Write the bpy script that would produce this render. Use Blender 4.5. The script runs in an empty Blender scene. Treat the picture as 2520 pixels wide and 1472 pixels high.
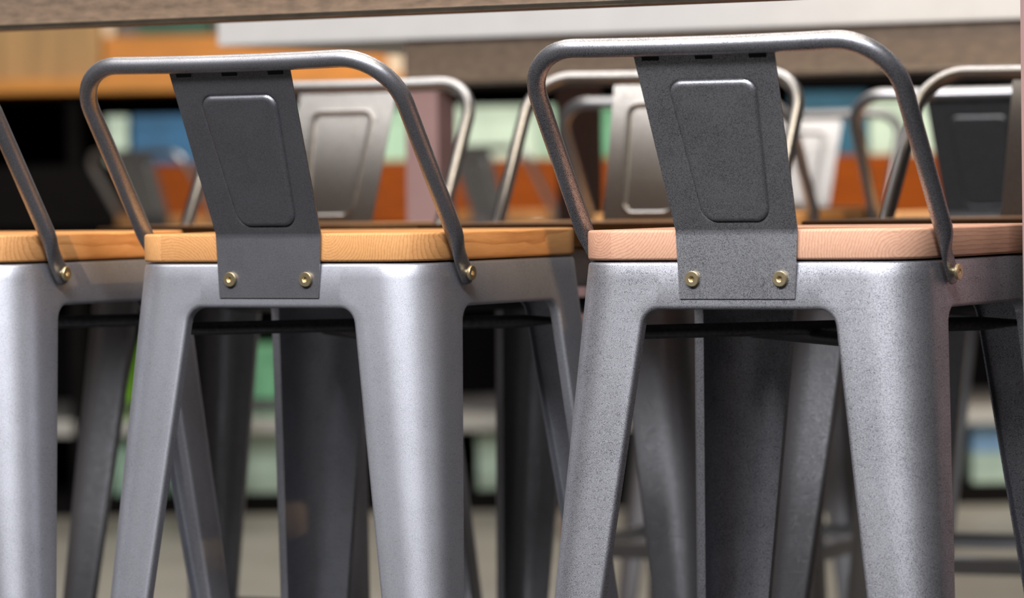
import bpy, bmesh, math, random
from mathutils import Vector, Matrix
S = bpy.context.scene
C = S.collection
random.seed(4)

# ------------------------------------------------------------------ camera
F_PX, PITCH, ROLL, HC, SEAT = 9614.6, 0.0285, -0.0137, 0.0378, 0.76
CAM_Z = SEAT + HC
cam = bpy.data.objects.new('camera', bpy.data.cameras.new('camera'))
C.objects.link(cam)
fw = Vector((0, math.cos(PITCH), -math.sin(PITCH)))
up0 = Vector((0, math.sin(PITCH), math.cos(PITCH)))
r0 = Vector((1, 0, 0))
rt = r0 * math.cos(ROLL) + up0 * math.sin(ROLL)
up = up0 * math.cos(ROLL) - r0 * math.sin(ROLL)
m3 = Matrix((rt, up, -fw)).transposed()
cam.matrix_world = Matrix.Translation((0, 0, CAM_Z)) @ m3.to_4x4()
cam.data.sensor_width = 36
cam.data.lens = F_PX / 2520 * 36
cam.data.clip_start = 0.05
cam.data.dof.use_dof = True
cam.data.dof.focus_distance = 3.30
cam.data.dof.aperture_fstop = 6.2
S.camera = cam

# ------------------------------------------------------------------ world, lights, exposure
w = bpy.data.worlds.new('world'); S.world = w; w.use_nodes = True
w.node_tree.nodes['Background'].inputs[0].default_value = (0.55, 0.6, 0.7, 1)
w.node_tree.nodes['Background'].inputs[1].default_value = 0.05
S.view_settings.view_transform = 'Standard'
S.view_settings.look = 'None'
S.view_settings.gamma = 1
S.view_settings.use_curve_mapping = False
S.view_settings.exposure = -0.14


def area(name, loc, target, sx, sy, power, col, spread=180):
    l = bpy.data.lights.new(name, 'AREA'); l.shape = 'RECTANGLE'
    l.size, l.size_y, l.energy, l.color = sx, sy, power, col
    l.spread = math.radians(spread)
    o = bpy.data.objects.new(name, l); C.objects.link(o); o.location = loc
    o.rotation_euler = (Vector(target) - Vector(loc)).to_track_quat('-Z', 'Y').to_euler()
    return o


def spot(name, loc, target, power, col, ang, rad=.05, blend=.4):
    l = bpy.data.lights.new(name, 'SPOT'); l.energy = power; l.color = col
    l.spot_size = math.radians(ang); l.spot_blend = blend; l.shadow_soft_size = rad
    o = bpy.data.objects.new(name, l); C.objects.link(o); o.location = loc
    o.rotation_euler = (Vector(target) - Vector(loc)).to_track_quat('-Z', 'Y').to_euler()
    return o


COOL, WARM, NEUT = (.955, .96, 1.0), (1.0, .74, .45), (1, .93, .84)
area('ceiling_strip_light', (-.85, 1.15, 3.15), (-.3, 3.5, .6), 3.4, .6, 470, COOL)
area('ceiling_panel_light', (-.1, 5.0, 3.15), (-.1, 5.0, 0), 2.4, .6, 62, NEUT)
area('ceiling_panel_light', (.1, 3.1, 3.15), (.1, 3.1, 0), 1.8, .3, 40, (1, .84, .62))  # added over the near row to brighten seat tops and rails
area('ceiling_panel_light', (-1.7, 3.05, 3.2), (-1.7, 3.05, 0), 1.3, 1.3, 42, NEUT)
area('ceiling_panel_light', (0.4, 8.3, 3.1), (0.4, 8.3, 0), 2.6, .7, 55, NEUT)
for x, p in ((-.5, 45), (0.35, 90), (1.3, 100)):
    spot('shelf_spot_light', (x, 7.4, 2.6), (x, 9.8, .9), p, (1, .84, .66), 48)
spot('warm_spot_light', (1.9, 1.9, 2.2), (.05, 3.55, 0.97), 200, (1, .62, .28), 10.5, .03, .15)
spot('warm_spot_light', (1.5, 2.1, 2.2), (-.33, 3.74, 0.96), 180, (1, .62, .28), 9.5, .03, .15)
spot('table_edge_spot_light', (1.3, 3.9, 2.6), (.60, 5.15, 1.04), 130, (1, .72, .35), 16, .04, 1)

# ------------------------------------------------------------------ materials
def new_mat(name):
    m = bpy.data.materials.new(name); m.use_nodes = True
    nt = m.node_tree; b = nt.nodes['Principled BSDF']
    return m, nt, b


def nd(nt, t, **kw):
    n = nt.nodes.new(t)
    for k, v in kw.items(): setattr(n, k, v)
    return n


def ramp(nt, src, stops):
    r = nd(nt, 'ShaderNodeValToRGB'); e = r.color_ramp.elements
    while len(e) < len(stops): e.new(.5)
    for i, (p, c) in enumerate(stops):
        e[i].position = p; e[i].color = tuple(c) + (1,) if len(c) == 3 else c
    nt.links.new(src, r.inputs[0]); return r


def noise(nt, co, scale, detail=2, rough=.5):
    n = nd(nt, 'ShaderNodeTexNoise'); n.inputs['Scale'].default_value = scale
    n.inputs['Detail'].default_value = detail; n.inputs['Roughness'].default_value = rough
    nt.links.new(co, n.inputs['Vector']); return n


def speckled_metal(name, scale, dark, light, cut, soft, rough=.46, mottle=.06):
    m, nt, b = new_mat(name)
    co = nd(nt, 'ShaderNodeTexCoord').outputs['Object']
    a = noise(nt, co, scale, 3, .65)
    big = noise(nt, co, 28, 3, .6)
    add = nd(nt, 'ShaderNodeMath', operation='MULTIPLY_ADD')
    nt.links.new(big.outputs[0], add.inputs[0]); add.inputs[1].default_value = mottle * 2
    nt.links.new(a.outputs[0], add.inputs[2])
    sub = nd(nt, 'ShaderNodeMath', operation='SUBTRACT'); nt.links.new(add.outputs[0], sub.inputs[0]); sub.inputs[1].default_value = mottle
    r = ramp(nt, sub.outputs[0], [(cut - soft, dark), (cut, tuple((x + y) / 2 for x, y in zip(dark, light))), (cut + soft, light)])
    nt.links.new(r.outputs[0], b.inputs['Base Color'])
    rr = ramp(nt, sub.outputs[0], [(cut - soft, (.6,) * 3), (cut + soft, (rough,) * 3)])
    nt.links.new(rr.outputs[0], b.inputs['Roughness'])
    b.inputs['Metallic'].default_value = .93
    bp = nd(nt, 'ShaderNodeBump'); bp.inputs['Strength'].default_value = .12; bp.inputs['Distance'].default_value = .0004
    nt.links.new(a.outputs[0], bp.inputs['Height']); nt.links.new(bp.outputs[0], b.inputs['Normal'])
    b.inputs['Coat Weight'].default_value = .12; b.inputs['Coat Roughness'].default_value = .25
    return m


M = {}
M['metal_fine'] = speckled_metal('fine_speckled_gunmetal', 2300, (.16, .16, .17), (.58, .59, .64), .43, .09)
M['metal_coarse'] = speckled_metal('coarse_speckled_gunmetal', 1750, (.06, .06, .07), (.56, .56, .60), .455, .07)
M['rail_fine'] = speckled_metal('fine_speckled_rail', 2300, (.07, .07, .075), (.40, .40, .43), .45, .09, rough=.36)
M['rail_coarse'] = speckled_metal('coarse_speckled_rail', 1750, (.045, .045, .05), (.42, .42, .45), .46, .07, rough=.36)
M['metal_far'] = speckled_metal('smooth_gunmetal', 700, (.24, .24, .25), (.44, .44, .46), .4, .12, rough=.30)
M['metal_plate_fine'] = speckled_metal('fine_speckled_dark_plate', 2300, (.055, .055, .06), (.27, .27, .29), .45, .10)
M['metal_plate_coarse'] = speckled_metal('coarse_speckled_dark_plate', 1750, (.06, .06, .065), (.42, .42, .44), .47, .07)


def wood(name, light, dark, vary=.0, rough=.62):
    """board of glued strips; fibres run along Y, so the X-Z faces show growth rings"""
    m, nt, b = new_mat(name); L = nt.links
    co = nd(nt, 'ShaderNodeTexCoord').outputs['Object']
    sep = nd(nt, 'ShaderNodeSeparateXYZ'); L.new(co, sep.inputs[0])

    def math_(op, x, y=None, z=None):
        n = nd(nt, 'ShaderNodeMath', operation=op)
        for i, v in enumerate((x, y, z)):
            if v is None: continue
            if isinstance(v, (int, float)): n.inputs[i].default_value = v
            else: L.new(v, n.inputs[i])
        return n.outputs[0]
    idx = math_('FLOOR', math_('MULTIPLY_ADD', sep.outputs[0], 1 / .085, .37))
    wn = nd(nt, 'ShaderNodeTexWhiteNoise', noise_dimensions='1D'); L.new(math_('ADD', idx, vary), wn.inputs['W'])
    ws = nd(nt, 'ShaderNodeSeparateColor'); L.new(wn.outputs['Color'], ws.inputs[0])
    xc = math_('MULTIPLY', math_('ADD', idx, .13), .085)
    px = math_('SUBTRACT', sep.outputs[0], math_('ADD', xc, math_('MULTIPLY_ADD', ws.outputs[0], .10, -.05)))
    pz = math_('SUBTRACT', sep.outputs[2], math_('MULTIPLY_ADD', ws.outputs[1], .16, -.10))
    map_ = nd(nt, 'ShaderNodeMapping'); L.new(co, map_.inputs[0]); map_.inputs['Scale'].default_value = (1, .12, 1)
    wob = noise(nt, map_.outputs[0], 30, 3, .6)
    r = math_('SQRT', math_('ADD', math_('MULTIPLY', px, px), math_('MULTIPLY', pz, pz)))
    r = math_('MULTIPLY_ADD', wob.outputs[0], .011, r)
    saw = math_('FRACT', math_('DIVIDE', r, .0026))
    ring = math_('POWER', saw, 3.2)
    grain = noise(nt, map_.outputs[0], 420, 2, .6)
    f = math_('MULTIPLY_ADD', grain.outputs[0], .45, math_('MULTIPLY', ring, .45))
    f = math_('MULTIPLY_ADD', ws.outputs[2], .25, math_('SUBTRACT', f, .2))
    rp = ramp(nt, f, [(0, light), (1, dark)])
    L.new(rp.outputs[0], b.inputs['Base Color'])
    b.inputs['Roughness'].default_value = rough
    b.inputs['Specular IOR Level'].default_value = .25
    bp = nd(nt, 'ShaderNodeBump'); bp.inputs['Strength'].default_value = .06; bp.inputs['Distance'].default_value = .0003
    L.new(grain.outputs[0], bp.inputs['Height']); L.new(bp.outputs[0], b.inputs['Normal'])
    return m


M['pine'] = wood('golden_pine', (.58, .30, .115), (.26, .09, .022), .0)
M['pine_pink'] = wood('pinkish_pine', (.57, .33, .22), (.24, .09, .05), 5.0)


def plain(name, col, rough=.5, metal=0, nscale=0, namp=.15, aniso=(1, 1, 1), coat=0):
    m, nt, b = new_mat(name)
    b.inputs['Roughness'].default_value = rough; b.inputs['Metallic'].default_value = metal
    b.inputs['Coat Weight'].default_value = coat
    co = nd(nt, 'ShaderNodeTexCoord').outputs['Object']
    mp = nd(nt, 'ShaderNodeMapping'); nt.links.new(co, mp.inputs[0]); mp.inputs['Scale'].default_value = aniso
    n = noise(nt, mp.outputs[0], nscale or 20, 4, .6)
    lo = tuple(c * (1 - namp) for c in col); hi = tuple(min(1, c * (1 + namp)) for c in col)
    r = ramp(nt, n.outputs[0], [(.3, lo), (.7, hi)])
    nt.links.new(r.outputs[0], b.inputs['Base Color'])
    return m


M['brass'] = plain('yellow_zinc', (.74, .60, .36), .38, 1, 200, .1)
M['dark_metal'] = plain('dark_steel', (.10, .10, .105), .4, .8, 300, .25)
M['black_metal'] = plain('blackened_steel', (.012, .012, .013), .7, .2, 300, .2)
M['strip'] = plain('polished_steel_strip', (.75, .66, .52), .22, 1, 40, .2)
M['rubber'] = plain('black_rubber', (.02, .02, .02), .7)
M['table_wood'] = plain('brown_stained_wood', (.125, .088, .06), .5, 0, 45, .35, (1, 3, 3))
M['table_white'] = plain('pale_laminate', (.50, .49, .48), .35, 0, 15, .04)
M['mauve'] = plain('mauve_painted_steel', (.26, .155, .145), .5, 0, 10, .08)
M['floor'] = plain('pale_stone_floor', (.42, .40, .35), .4, 0, 3, .12)
M['carpet'] = plain('charcoal_carpet', (.022, .021, .020), .9, 0, 90, .3)
M['wall'] = plain('grey_plaster', (.22, .21, .19), .8, 0, 5, .1)
M['wall_dark'] = plain('dark_plaster', (.03, .027, .025), .8, 0, 5, .15)
M['ceiling'] = plain('dark_ceiling', (.03, .03, .03), .8, 0, 4, .1)
M['orange_wood'] = plain('orange_veneer', (.58, .23, .025), .55, 0, 14, .18, (1, 1, 7))
M['rust_wood'] = plain('rust_veneer', (.27, .055, .001), .6, 0, 14, .25, (1, 1, 7))
M['rust_wood'].node_tree.nodes['Principled BSDF'].inputs['Specular IOR Level'].default_value = .15
M['tan_wood'] = plain('tan_slatted_wood', (.40, .24, .085), .55, 0, 9, .30, (3, 1, .15))
M['black'] = plain('black_board', (.006, .005, .005), .9)  # black of the base, also the painted shade of the counter bays
M['black'].node_tree.nodes['Principled BSDF'].inputs['Specular IOR Level'].default_value = .1
M['cream'] = plain('cream_card', (.78, .66, .48), .6, 0, 10, .08)
M['mint'] = plain('mint_card', (.42, .66, .48), .55, 0, 12, .12)
M['mint_pale'] = plain('pale_mint_card', (.58, .74, .60), .55, 0, 12, .10)
M['green'] = plain('green_card', (.14, .40, .22), .55, 0, 12, .2)
M['green_dark'] = plain('dark_green_card', (.02, .09, .05), .55, 0, 12, .2)
M['green_bright'] = plain('bright_green_plastic', (.20, .50, .03), .3, 0, 12, .2)
M['blue'] = plain('blue_card', (.012, .12, .26), .5, 0, 12, .2)
M['blue_pale'] = plain('pale_blue_card', (.30, .52, .78), .5, 0, 12, .15)
M['teal'] = plain('teal_card', (.01, .10, .17), .5, 0, 12, .2)
M['grey_edge'] = plain('grey_shelf_edge', (.40, .39, .36), .5, 0, 12, .06)
M['frame'] = plain('white_window_frame', (.7, .7, .68), .5)

# ------------------------------------------------------------------ helpers
def link(name, bm, mat, parent=None, smooth=True):
    for e in bm.edges:
        if e.is_boundary: e.smooth = False
    me = bpy.data.meshes.new(name); bm.normal_update(); bm.to_mesh(me); bm.free()
    me.materials.append(mat)
    if smooth: me.polygons.foreach_set('use_smooth', [True] * len(me.polygons))
    o = bpy.data.objects.new(name, me); C.objects.link(o)
    if parent: o.parent = parent
    return o


def tag(o, label, cat, group=None):
    o['label'] = label; o['category'] = cat
    if group: o['group'] = group
    return o


def thing(name, label, cat, loc=(0, 0, 0), rz=0, group=None):
    o = bpy.data.objects.new(name, None); C.objects.link(o)
    o.location = loc; o.rotation_euler = (0, 0, rz); o.empty_display_size = .1
    return tag(o, label, cat, group)


def solid(o, t, offset=-1):
    m = o.modifiers.new('thickness', 'SOLIDIFY'); m.thickness = t; m.offset = offset
    return o


def wn(o):
    return o


def outward(bm):
    bm.normal_update()
    if sum(f.calc_area() * (f.normal.x * f.calc_center_median().x + f.normal.y * f.calc_center_median().y) for f in bm.faces) < 0:
        bmesh.ops.reverse_faces(bm, faces=bm.faces)


def loft(bm, rings, closed=True, cap0=False, cap1=False):
    vs = [[bm.verts.new(p) for p in r] for r in rings]
    n = len(rings[0])
    for a, b in zip(vs[:-1], vs[1:]):
        for i in range(n if closed else n - 1):
            j = (i + 1) % n
            try: bm.faces.new((a[i], a[j], b[j], b[i]))
            except ValueError: pass
    if cap0: bm.faces.new(list(reversed(vs[0])))
    if cap1: bm.faces.new(vs[-1])
    return vs


def box(bm, x0, x1, y0, y1, z0, z1, bev=.0):
    r = bmesh.ops.create_cube(bm, size=1)
    vs = r['verts']
    for v in vs:
        v.co = Vector((x0 + (v.co.x + .5) * (x1 - x0), y0 + (v.co.y + .5) * (y1 - y0), z0 + (v.co.z + .5) * (z1 - z0)))
    if bev:
        es = list({e for v in vs for e in v.link_edges})
        bmesh.ops.bevel(bm, geom=es, offset=bev, segments=2, affect='EDGES', profile=.7)


def boxobj(name, dims, mat, parent=None, bev=.003):
    bm = bmesh.new(); box(bm, *dims, bev=bev)
    return link(name, bm, mat, parent, smooth=False)


# ------------------------------------------------------------------ the bar stool
A0, R0, T = .155, .0438, .0249
OX, HB, RF = .0858, .0656, .013
HT = .0262
RR = .0078
RAIL_L, RAIL_H, SX_, SZ_ = .0638, .1502, .0689, .0364


def Ah(h):
    a = .1545 + .073 * (h - HT)
    e = HT + .003
    if h < e: a -= .003 * (1 - math.sqrt(max(0, 1 - ((e - h) / .003) ** 2)))
    return a


def Rh(h): return max(.014, R0 - .05 * (h - HT))


def XE(h):
    if h <= HB: return OX - RF
    d = h - HB
    base = OX + .142 * (h - HB)
    if d < RF: return base - RF + math.sqrt(max(0, RF * RF - (RF - d) ** 2))
    return base


def rrect(a, r, n=8):
    out = []
    for cx, cy, a0 in ((1, 1, 0), (-1, 1, 90), (-1, -1, 180), (1, -1, 270)):
        for k in range(n + 1):
            an = math.radians(a0 + 90 * k / n)
            out.append((cx * (a - r) + r * math.cos(an), cy * (a - r) + r * math.sin(an)))
    return out


QR, FL = .0036, .010     # radius of the rolled edge, depth of its flange


def leg_row(u0, h):
    """(u,v) points of the outer skin in the corner quadrant at depth h, flats starting at u0"""
    a, r = Ah(h), Rh(h)
    flat = [(u0 + (a - r - u0) * t, a) for t in (0, .33, .66)]
    arc = [(a - r + r * math.cos(math.radians(90 - 9 * k)), a - r + r * math.sin(math.radians(90 - 9 * k))) for k in range(11)]
    return flat + arc + [(v, u) for u, v in reversed(flat)]


def make_leg(root, sx, sy, mat):
    bm = bmesh.new()
    cu, ch = OX - RF, HB + RF
    slope = lambda u, h: u + .142 * max(0, h - HB)
    rows = [(cu, HT + .003 * (1 - math.cos(math.radians(t)))) for t in (0, 30, 60, 90)] + [(cu, .04), (cu, .052)]
    edge = []
    for al in (0, 12, 25, 38, 51, 64, 77, 90):
        sa, ca = math.sin(math.radians(al)), math.cos(math.radians(al))
        h = ch - (RF + QR) * ca
        rows.append((slope(cu + (RF + QR) * sa, h), h))
        edge.append((cu + RF * sa, ch - RF * ca, sa, -ca))
    for h in (.1, .13, .18, .24, .31, .38, .46, .54, .62, .69, .752):
        rows.append((slope(OX + QR, h), h)); edge.append((OX, h, 1, 0))
    loft(bm, [[(sx * u, sy * v, -h) for u, v in leg_row(u0, h)] for u0, h in rows], closed=False)
    sect = [(QR - QR * math.cos(math.radians(t)), QR - QR * math.sin(math.radians(t))) for t in (90, 66, 44, 22, 0)] + [(0, FL)]
    for swap in (0, 1):
        rings = []
        for u, h, nu_, nh in edge:
            ring = []
            for e, dep in sect:
                hh = h + nh * e; uu = slope(u + nu_ * e, hh); vv = Ah(hh) - dep
                p = (uu, vv) if not swap else (vv, uu)
                ring.append((sx * p[0], sy * p[1], -hh))
            rings.append(ring if not swap else list(reversed(ring)))
        loft(bm, rings, closed=False)
    bmesh.ops.remove_doubles(bm, verts=bm.verts, dist=2e-5)
    bmesh.ops.recalc_face_normals(bm, faces=bm.faces)
    outward(bm)
    o = link('leg', bm, mat, root); solid(o, .0014, -1)
    bm = bmesh.new()
    rr = []
    for h, g in ((.744, .0012), (.757, .0012), (.76, 0)):
        a, r, xe = Ah(.752) + g, Rh(.752), XE(.752) - g
        p = [(xe, a - .012), (xe, a)] + [(a - r + r * math.cos(math.radians(90 - 18 * k)), a - r + r * math.sin(math.radians(90 - 18 * k))) for k in range(6)] + [(a, xe), (a - .012, xe), (a - .012, a - .012 - .004)]
        rr.append([(sx * u, sy * v, -h) for u, v in p])
    loft(bm, rr, True, True, True)
    bmesh.ops.recalc_face_normals(bm, faces=bm.faces)
    link('rubber_foot', bm, M['rubber'], o, smooth=False)
    return o


def make_pan(root, mat):
    bm = bmesh.new()
    # lid under the wooden board
    lid = [bm.verts.new((x, y, -HT)) for x, y in rrect(A0 - .0035, R0 - .003, 8)]
    bm.faces.new(lid)
    # four apron panels with rolled lower edge
    prof = [(Ah(h), h) for h in [HT + .003 * (1 - math.cos(math.radians(t))) for t in (0, 30, 60, 90)] + [.045]]
    a = Ah(HB)
    for t in (90, 66, 44, 22, 0):
        h = HB - QR * (1 - math.cos(math.radians(t))); prof.append((Ah(h) - QR * (1 - math.sin(math.radians(t))), h))
    prof.append((a - FL, HB))
    xs = [-(OX - RF), -.04, 0, .04, OX - RF]
    for k in range(4):
        c, s = (1, 0, -1, 0)[k], (0, 1, 0, -1)[k]
        rings = []
        for aa, h in prof:
            rings.append([(c * x + s * aa, -c * aa + s * x, -h) for x in xs])
        loft(bm, rings, closed=False)
    bmesh.ops.recalc_face_normals(bm, faces=bm.faces)
    o = link('seat_pan', bm, mat, root)
    return o


def make_board(root, mat):
    bm = bmesh.new()
    rows = []
    b = .0024
    rows.append((.010, -T)); rows.append((b, -T))
    for t in (30, 60, 90): rows.append((b * (1 - math.sin(math.radians(t))), -T + b * (1 - math.cos(math.radians(t)))))
    for t in (0, 30, 60, 90): rows.append((b * (1 - math.cos(math.radians(t))), -b + b * math.sin(math.radians(t))))
    rows.append((.010, 0))
    rings = [[(x, y, z) for x, y in rrect(A0 - i, R0 - min(i, .008), 12)] for i, z in rows]
    loft(bm, rings, True, True, True)
    bmesh.ops.recalc_face_normals(bm, faces=bm.faces)
    return link('seat', bm, mat, root)


def make_plate(root, mat):
    bm = bmesh.new()
    WB, WF, WT = .052, .055, .0628
    y0 = -(A0 + .0022)
    ztop, lean = .1440, .0585
    Lu = math.hypot(ztop, lean)
    cols = 150
    rows = []
    nb = 12
    for i in range(nb): rows.append(('b', i / nb))
    nu = 210
    for i in range(nu + 1): rows.append(('u', i / nu))
    tn = Vector((0, -lean / Lu, ztop / Lu)); nr = Vector((0, ztop / Lu, lean / Lu))  # nr: away from the viewer behind
    grid = []
    for kind, t in rows:
        line = []
        for j in range(cols + 1):
            g = -1 + 2 * j / cols
            if kind == 'b':
                wd = WB + (WF - WB) * t
                p = Vector((g * wd, y0, -.0566 * (1 - t)))
            else:
                wd = WF + (WT - WF) * t
                x = g * wd
                v = t * Lu
                p = Vector((x, y0, 0)) + tn * v
                v0, v1 = .048 * Lu, .842 * Lu
                fr = (v - v0) / (v1 - v0)
                hw = .0292 + (.0392 - .0292) * fr
                rc = .012
                dx = abs(x - .0024) - hw + rc; dv = abs(v - (v0 + v1) / 2) - (v1 - v0) / 2 + rc
                d = math.hypot(max(dx, 0), max(dv, 0)) + min(max(dx, dv), 0) - rc
                s = min(1, max(0, -d / .0045)); s = 1 - (1 - s) ** 2
                groove = math.exp(-(d / .0008) ** 2) * .0014
                lip = math.exp(-max(0, d) / .0016) * .0005 if d > 0 else .0005 * math.exp(d / .0004)
                p -= nr * (.0019 * s) - nr * (groove + lip)
            line.append(bm.verts.new(p))
        grid.append(line)
    slots = []
    n_r = len(grid)
    for i in range(n_r - 1):
        for j in range(cols):
            bm.faces.new((grid[i][j], grid[i + 1][j], grid[i + 1][j + 1], grid[i][j + 1]))
    loose = [v for v in bm.verts if not v.link_faces]
    bmesh.ops.delete(bm, geom=loose, context='VERTS')
    bmesh.ops.recalc_face_normals(bm, faces=bm.faces)
    o = link('back_plate', bm, mat, root)
    solid(o, .0014, 0)
    for c in (-.76, 0, .76):
        bm = bmesh.new(); p = Vector((c * WT, y0, 0)) + tn * (Lu - .0055) - nr * .0012
        box(bm, -.0074, .0074, -.0008, .0008, -.0002, .0050, bev=.0003)
        bmesh.ops.transform(bm, matrix=Matrix((Vector((1, 0, 0)), nr, tn)).transposed().to_4x4(), verts=bm.verts)
        bmesh.ops.translate(bm, vec=p, verts=bm.verts)
        link('weld_tab', bm, M['black_metal'], o, smooth=False)  # black colour stands in for the shade of the slots under the rail
    return o


def make_rail(root, mat):
    top = Vector((0, -A0 - RAIL_L, RAIL_H)); end = Vector((0, -A0 + SX_, -SZ_))
    d = (end - top); Lr = d.length; d.normalize()
    N = Vector((1, 0, 0)).cross(d).normalized()
    W_, Rb = .1635, .048
    path = []   # (x, q, flatten 0..1, size)
    def xs(q):
        t = min(1, max(0, (q - Lr * .80) / (Lr * .15))); t = t * t * (3 - 2 * t)
        return W_ - .0035 * t, t
    half = []
    for i in range(7): half.append((0 + (W_ - Rb) * i / 6, 0, 0, 1))
    for k in range(1, 11):
        an = math.radians(9 * k)
        half.append((W_ - Rb + Rb * math.sin(an), Rb * (1 - math.cos(an)), 0, 1))
    for i in range(1, 25):
        q = Rb + (Lr - Rb) * i / 24
        x, t = xs(q); half.append((x, q, t, 1))
    for k in range(1, 6):
        an = math.radians(18 * k)
        half.append((W_ - .0035, Lr + .0105 * math.sin(an), 1, max(.05, math.cos(an))))
    full = [(-x, q, t, s) for x, q, t, s in reversed(half[1:])] + half
    pts = [top + Vector((x, 0, 0)) + d * (q + .0016 * max(0, 1 - (x / .125) ** 2) * (q == 0)) for x, q, t, s in full]
    rings = []
    for i, (x, q, t, s) in enumerate(full):
        a = pts[max(0, i - 1)]; b = pts[min(len(pts) - 1, i + 1)]
        tg = (b - a).normalized(); P = tg.cross(N).normalized()
        ra = RR + (.0022 - RR) * t; rb = (RR + (.0105 - RR) * t) * s
        rings.append([tuple(pts[i] + P * (math.cos(u) * ra) + N * (math.sin(u) * rb)) for u in [2 * math.pi * k / 20 for k in range(20)]])
    bm = bmesh.new(); loft(bm, rings, True, True, True)
    bmesh.ops.recalc_face_normals(bm, faces=bm.faces)
    return link('back_rail', bm, mat, root)


def bolt_mesh(loc, axis, r=.0064, neck=0.0):
    """flanged screw head with hexagonal socket; axis points outward"""
    bm = bmesh.new()
    z = Vector(axis).normalized(); x = Vector((0, 0, 1)).cross(z).normalized(); y = z.cross(x)
    def ring(rad, h, hexa=False):
        out = []
        for k in range(36):
            u = 2 * math.pi * k / 36
            rr = rad
            if hexa: rr = rad / math.cos((u % (math.pi / 3)) - math.pi / 6)
            out.append(tuple(Vector(loc) + x * (rr * math.cos(u)) + y * (rr * math.sin(u)) + z * h))
        return out
    rings = []
    if neck: rings += [ring(r * .55, -neck), ring(r * .55, 0)]
    rings += [ring(r * .96, 0), ring(r, .0004), ring(r, .0021), ring(r * .93, .0027), ring(r * .42, .0027), ring(r * .30, .0024, True), ring(r * .29, .0006, True)]
    loft(bm, rings, True, False, True)
    bmesh.ops.recalc_face_normals(bm, faces=bm.faces)
    return bm


def tube_between(bm, p, q, r, flat=.35, n=14, rings=18, flen=.12):
    p, q = Vector(p), Vector(q); d = (q - p).normalized(); up_ = Vector((0, 0, 1))
    s = d.cross(up_).normalized(); u = s.cross(d)
    out = []
    for i in range(rings + 1):
        t = i / rings; e = min(t, 1 - t) / flen; e = min(1, e); e = e * e * (3 - 2 * e)
        rs = r * (1 + .45 * (1 - e)); ru = r * (flat + (1 - flat) * e)
        c = p.lerp(q, t)
        out.append([tuple(c + s * (math.cos(a) * rs) + u * (math.sin(a) * ru)) for a in [2 * math.pi * k / n for k in range(n)]])
    loft(bm, out, True, True, True)


def make_stool(label):
    root = thing('bar_stool', label, 'stool')
    make_board(root, M['pine'])
    make_pan(root, M['metal_far'])
    for sx, sy in ((-1, -1), (1, -1), (-1, 1), (1, 1)): make_leg(root, sx, sy, M['metal_far'])
    make_plate(root, M['metal_far'])
    make_rail(root, M['metal_far'])
    for bx in (-.0397, .0397):
        b = link('bolt', bolt_mesh((bx, -A0 - .0030, -.0402), (0, -1, 0)), M['brass'], root, False); b['label'] = 'brass-coloured hex socket bolt'
    for s in (-1, 1):
        b = link('bolt', bolt_mesh((s * (W_END + .0045), -A0 + SX_, -SZ_), (s, 0, 0), .0066, .004), M['brass'], root, False); b['label'] = 'brass-coloured hex socket bolt'
    a = Ah(.09) - .020
    for s, z in ((1, -.0862), (-1, -.094)):
        bm = bmesh.new(); tube_between(bm, (-a * 1.0, -s * a, z), (a * 1.0, s * a, z), .0062)
        bmesh.ops.recalc_face_normals(bm, faces=bm.faces)
        link('cross_brace', bm, M['dark_metal'], root)
    h = .455; a = Ah(h) - .006; xe = XE(h) + .004
    for k in range(4):
        c, s = (1, 0, -1, 0)[k], (0, 1, 0, -1)[k]
        bm = bmesh.new()
        pr = [(-.002, -.011), (.0015, -.011), (.0015, .009), (-.014, .011), (-.014, .009), (-.002, .0075)]
        rings = []
        for x in (-xe, xe):
            rings.append([(c * x + s * (a + v), -c * (a + v) + s * x, -h + w_) for v, w_ in pr])
        loft(bm, rings, True, True, True)
        bmesh.ops.recalc_face_normals(bm, faces=bm.faces)
        link('footrest_bar', bm, M['metal_far'], root, smooth=False)
    return root


W_END = .1600


def copy_tree(o, parent=None):
    c = o.copy(); C.objects.link(c)
    if parent: c.parent = parent
    for ch in list(o.children): copy_tree(ch, c)
    return c


def place(o, x, y, rz, dz=0.0):
    k = (SEAT + dz) / SEAT
    o.location = (x, y, SEAT + dz)
    o.rotation_euler = (0, 0, rz)
    o.scale = (1, 1, k)


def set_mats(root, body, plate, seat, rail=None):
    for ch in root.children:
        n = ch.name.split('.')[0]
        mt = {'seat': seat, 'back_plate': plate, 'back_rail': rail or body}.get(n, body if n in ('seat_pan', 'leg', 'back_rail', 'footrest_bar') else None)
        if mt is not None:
            ch.material_slots[0].link = 'OBJECT'; ch.material_slots[0].material = mt


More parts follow.
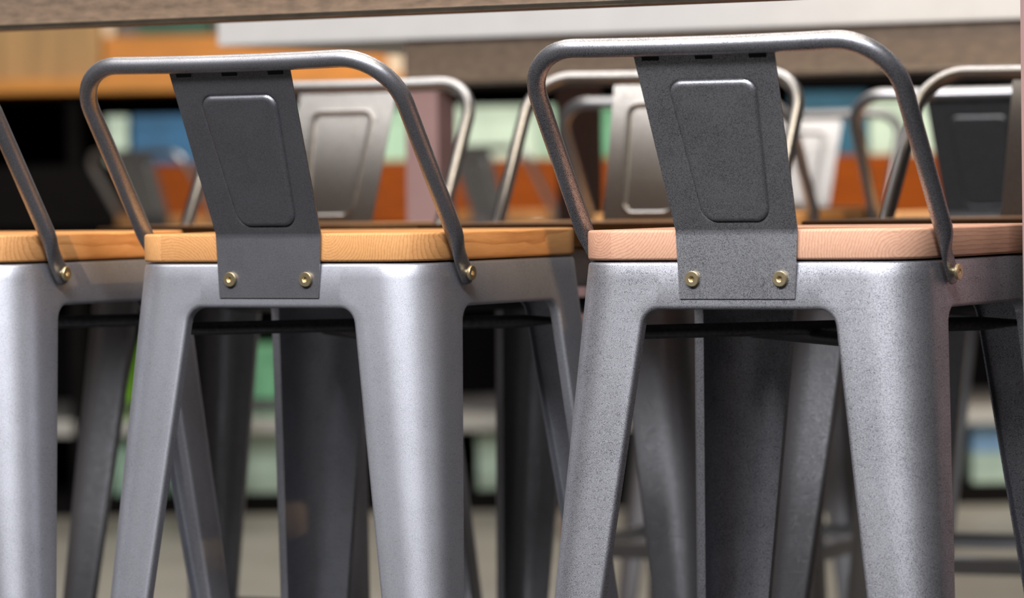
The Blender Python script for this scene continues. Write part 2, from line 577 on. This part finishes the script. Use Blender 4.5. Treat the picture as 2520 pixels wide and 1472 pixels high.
NEAR = 'bar stools tucked under the near side of the near table'
OPP = 'bar stools on the far side of the near table'
FAR = 'bar stools around the second table'
LONE = 'low bar stools in front of the shop counter'
PI = math.pi
stools = [
    # name, x, y, rotation, dz, label, group, style
    ('L', -.5116, 3.7301, -.5004, .0012, 'pine-seated bar stool seen only in part, its bolt beside the left edge of the picture', NEAR, 'fine'),
    ('A', -.1370, 3.5837, -.5146, 0, 'finely speckled gunmetal bar stool with dark backrest, middle one of the near row', NEAR, 'fine'),
    ('B', .2592, 3.3370, -.4965, .0009, 'coarsely speckled gunmetal bar stool with pinkish pine seat, nearest of all the stools', NEAR, 'coarse'),
    ('C', -.2734, 4.4262, -3.5387, 0, 'shiny steel bar stool facing the viewer, backrest seen behind the finely speckled stool', OPP, 'far'),
    ('D', .0903, 4.1959, -3.5536, 0, 'shiny steel bar stool facing the viewer, backrest partly hidden behind the coarsely speckled stool', OPP, 'far'),
    ('E', .4793, 3.8740, -3.6417, .0014, 'shiny steel bar stool facing the viewer, cut off by the right edge of the picture', OPP, 'far'),
    ('F', .302, 5.40, -.42, 0, 'blurred steel bar stool with its back to us, in front of the mint boxes', FAR, 'far'),
    ('G', .668, 5.15, -.38, 0, 'blurred bar stool with a dark embossed backrest at the near side of the second table', FAR, 'dark'),
    ('H', .407, 6.18, -3.5, 0, 'blurred pale bar stool facing us on the far side of the second table', FAR, 'far'),
    ('I', -.716, 9.10, -.75, -.017, 'small dim bar stool far back in front of the blue carton', LONE, 'far'),
    ('J', .056, 9.10, -.75, -.017, 'small grey bar stool far back to the right of the mauve table leg', LONE, 'far'),
]
proto = None
for key, x, y, rz, dz, label, group, style in stools:
    if proto is None:
        o = proto = make_stool(label)
    else:
        o = copy_tree(proto)
    place(o, x, y, rz, dz)
    if key in 'CD':            # these two have slightly taller backs
        for ch in o.children:
            if ch.name.startswith('back_'): ch.scale = (1, 1, 1.07)
    tag(o, label, 'stool', group)
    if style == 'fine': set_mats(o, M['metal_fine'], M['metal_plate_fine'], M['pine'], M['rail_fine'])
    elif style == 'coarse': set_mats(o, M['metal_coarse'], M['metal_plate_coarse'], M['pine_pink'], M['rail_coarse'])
    elif style == 'dark': set_mats(o, M['metal_far'], M['dark_metal'], M['pine'])
    else: set_mats(o, M['metal_far'], M['metal_far'], M['pine'])

# ------------------------------------------------------------------ tables (local X along the table, local Y away from us)
def make_table(label, px, py, ang, x0, x1, ap0, ap1, width, legs, apz, group):
    t = thing('bar_table', label, 'table', (px, py, 0), -ang, group)
    boxobj('tabletop', (x0, x1, -.012, width, 1.010, 1.058), M['table_white'], t, .004)
    boxobj('apron', (ap0, ap1, .0, .045, apz, 1.0095), M['table_wood'], t, .003)
    boxobj('apron', (ap0, ap1, width - .05, width - .012, .992, 1.0095), M['table_wood'], t, .002)
    boxobj('edge_strip', (ap0, ap1, -.0022, -.0002, apz, apz + .0045), M['strip'], t, .0006)  # added bright metal line, stands in for the highlight on the apron edge
    for lx, ly in legs:
        boxobj('leg', (lx - .0265, lx + .0265, ly - .0265, ly + .0265, 0, 1.0095), M['mauve'], t, .003)
    return t


TG = 'long high tables with white tops'
make_table('near high table whose brown apron crosses the top left', -.137 - .5 * .0, 3.5837, math.radians(30), -1.5, 1.9, -1.42, 1.82, .66,
           [(.675, .030), (.675, .60), (-1.38, .075), (-1.38, .60)], .9575, TG)
make_table('second high table with white top edge, mauve leg and brown apron', .333, 5.33, math.radians(28), -.853, 1.5, -.545, 1.45, .70,
           [(-.522, .030), (-.522, .50), (1.40, .030), (1.40, .50)], .945, TG)

# ------------------------------------------------------------------ shop counter with open shelves
KZ = 9.75
def PX(px): return (px - 1260) / (F_PX / KZ)
cnt = thing('shop_counter', 'long orange wooden shop counter with open shelves at the back of the room', 'counter', (0, 9.8, 0))
boxobj('countertop', (-3.2, PX(1010), -.32, .75, 1.043, 1.078), M['orange_wood'], cnt)
boxobj('countertop', (PX(1011), 3.4, -.32, .75, 1.043, 1.078), M['black'], cnt)  # right run coloured black for the unlit gap beneath the second table
boxobj('shelf_board', (PX(392), 3.3, -.30, .70, .715, .866), M['rust_wood'], cnt)
boxobj('shelf_board', (-3.1, PX(391), -.30, .70, .715, .866), M['black'], cnt)  # left board front coloured black for the shadow it lies in
boxobj('shelf_board', (-3.1, 3.3, -.26, .70, .205, .243), M['grey_edge'], cnt)
boxobj('back_panel', (-3.1, 3.3, .62, .66, .02, 1.042), M['black'], cnt)  # black puts the shade of the recess into the panel colour
boxobj('base', (-3.1, 3.3, -.18, .60, 0, .05), M['black'], cnt)
for x in (-3.1, -1.08, 1.9, 3.27): boxobj('side_panel', (x, x + .03, -.26, .62, .05, 1.042), M['black'], cnt)  # black here too, painted darkness of the bays

CG = 'goods on the upper shelf of the counter'
def carton(name, label, cat, p0, p1, z0, z1, mat, y0=9.52, dep=.2, lid=True, group=CG):
    x0, x1 = PX(p0), PX(p1); cx = (x0 + x1) / 2; wdt = (x1 - x0) / 2
    t = thing(name, label, cat, (cx, y0 + dep / 2, z0), 0, group)
    h = z1 - z0
    boxobj('body', (-wdt, wdt, -dep / 2, dep / 2, 0, h * .82), mat, t, .004)
    boxobj('lid', (-wdt - .002, wdt + .002, -dep / 2 - .003, dep / 2 + .002, h * .78, h), mat, t, .004)
    return t


carton('storage_box', 'narrow pale mint box left of the blue carton', 'box', 292, 342, .8665, .985, M['mint_pale'])
carton('storage_box', 'blue carton on the upper shelf behind the dim stool', 'box', 352, 520, .8665, .985, M['blue'])
carton('storage_box', 'mint box seen between the steel backrest and the mauve leg', 'box', 700, 1020, .8665, .995, M['mint'])
carton('storage_box', 'wide pale mint box right of the mauve table leg', 'box', 1120, 1330, .8665, .997, M['mint_pale'])
carton('storage_box', 'mint box just left of the green box on the upper shelf', 'box', 1335, 1450, .8665, .995, M['mint'])
carton('storage_box', 'green box on the upper shelf, behind the nearest stool', 'box', 1455, 1600, .8665, .99, M['green'])
carton('storage_box', 'dark teal box above the pale blurred backrest', 'box', 1940, 2118, .8665, 1.02, M['teal'])
carton('storage_box', 'pale mint box seen through the blurred dark rail', 'box', 2124, 2300, .8665, 1.0, M['mint_pale'])
carton('storage_box', 'blue box near the right edge of the picture', 'box', 2440, 2600, .8665, 1.02, M['blue'])

LG = 'goods on the lower shelves of the counter'
def bottle(label, p, z0, h, r, mat):
    bm = bmesh.new()
    prof = [(.9, 0), (1, .03), (1, .62), (.85, .72), (.4, .82), (.36, .95), (.40, .955), (.40, 1)]
    loft(bm, [[(r * a * math.cos(2 * PI * k / 24), r * a * math.sin(2 * PI * k / 24), h * b) for k in range(24)] for a, b in prof], True, True, True)
    o = link('bottle', bm, mat); o.location = (PX(p), 9.64, z0)
    tag(o, label, 'bottle', LG); return o


bottle('bright green bottle seen left of the finely speckled stool', 306, .2435, .30, .030, M['green_bright'])
carton('storage_box', 'green carton on the low shelf between dark stool legs', 'box', 600, 690, .2435, .42, M['green'], 9.60, group=LG)
carton('storage_box', 'pale mint carton at floor level between dark stool legs', 'box', 560, 700, .0505, .195, M['mint_pale'], 9.66, group=LG)
carton('storage_box', 'pale mint carton at floor level under the green bottle', 'box', 280, 420, .0505, .195, M['mint'], 9.66, group=LG)
carton('storage_box', 'pale carton low down right of the finely speckled stool', 'box', 1170, 1230, .0505, .19, M['mint_pale'], 9.66, group=LG)
carton('storage_box', 'dark green carton on the low shelf left of the widest speckled leg', 'box', 1990, 2110, .2435, .40, M['green_dark'], 9.60, group=LG)
carton('storage_box', 'pale mint tub at floor level left of the widest speckled leg', 'box', 1990, 2120, .0505, .125, M['mint_pale'], 9.66, group=LG)
carton('storage_box', 'pale blue tub stacked on the mint tub left of the widest leg', 'box', 1990, 2120, .126, .20, M['blue_pale'], 9.66, group=LG)
carton('storage_box', 'pale mint tub at floor level near the right edge', 'box', 2380, 2520, .0505, .125, M['mint_pale'], 9.66, group=LG)
carton('storage_box', 'pale blue tub stacked on the mint tub near the right edge', 'box', 2380, 2520, .126, .20, M['blue_pale'], 9.66, group=LG)

TGp = 'goods standing on top of the counter'
t = thing('wooden_crate', 'tan slatted wooden crate standing on the left end of the counter', 'crate', (PX(-60), 9.62, 1.0785), 0, TGp)
boxobj('board', (-.45, PX(272) - PX(-60), -.02, .0, 0, .26), M['tan_wood'], t)
boxobj('board', (-.45, PX(272) - PX(-60), .40, .42, 0, .26), M['tan_wood'], t)
boxobj('side_board', (PX(272) - PX(-60) - .02, PX(272) - PX(-60), .0, .40, 0, .26), M['tan_wood'], t)
boxobj('side_board', (-.45, -.43, .0, .40, 0, .26), M['tan_wood'], t)
boxobj('bottom_board', (-.43, PX(272) - PX(-60) - .02, .0, .40, 0, .015), M['tan_wood'], t)
t = thing('display_box', 'long low orange wooden box on the counter', 'box', (0, 9.64, 1.0785), 0, TGp)
boxobj('front_panel', (PX(276), PX(962), 0, .02, 0, .09), M['orange_wood'], t)
boxobj('lid', (PX(276), PX(962), 0, .30, .0905, .105), M['orange_wood'], t)
boxobj('side_panel', (PX(276), PX(276) + .02, .02, .30, 0, .09), M['orange_wood'], t)
boxobj('side_panel', (PX(962) - .02, PX(962), .02, .30, 0, .09), M['orange_wood'], t)
carton('storage_box', 'dark green carton on the long orange box', 'box', 355, 528, 1.1845, 1.27, M['green_dark'], 9.70, group=TGp)
carton('storage_box', 'small cream carton between the tan crate and the dark green carton', 'box', 268, 296, 1.1845, 1.26, M['cream'], 9.68, .08, group=TGp)
carton('storage_box', 'cream carton at the right end of the long orange box', 'box', 966, 1002, 1.0785, 1.17, M['cream'], 9.62, .1, group=TGp)

# ------------------------------------------------------------------ room
def struct(name, dims, mat):
    o = boxobj(name, dims, mat, None, 0); o['kind'] = 'structure'; return o


X0, X1, Y0, Y1, ZC = -4.6, 4.6, -4.2, 10.75, 3.25
struct('floor', (X0, X1, 5.6, Y1, -.1, 0), M['floor'])
struct('floor', (X0, X1, Y0, 5.6, -.1, 0), M['carpet'])  # unseen near floor, made dark so it bounces little light upward
struct('ceiling', (X0, X1, Y0, Y1, ZC, ZC + .1), M['ceiling'])
struct('wall_back', (X0, X1, Y1, Y1 + .1, 0, ZC), M['wall'])
struct('wall_right', (X1, X1 + .1, Y0, Y1, 0, ZC), M['wall_dark'])
struct('wall_left', (X0 - .1, X0, Y0, Y1, 0, ZC), M['wall_dark'])
struct('wall_front', (X0, X1, Y0 - .1, Y0, 0, ZC), M['wall_dark'])
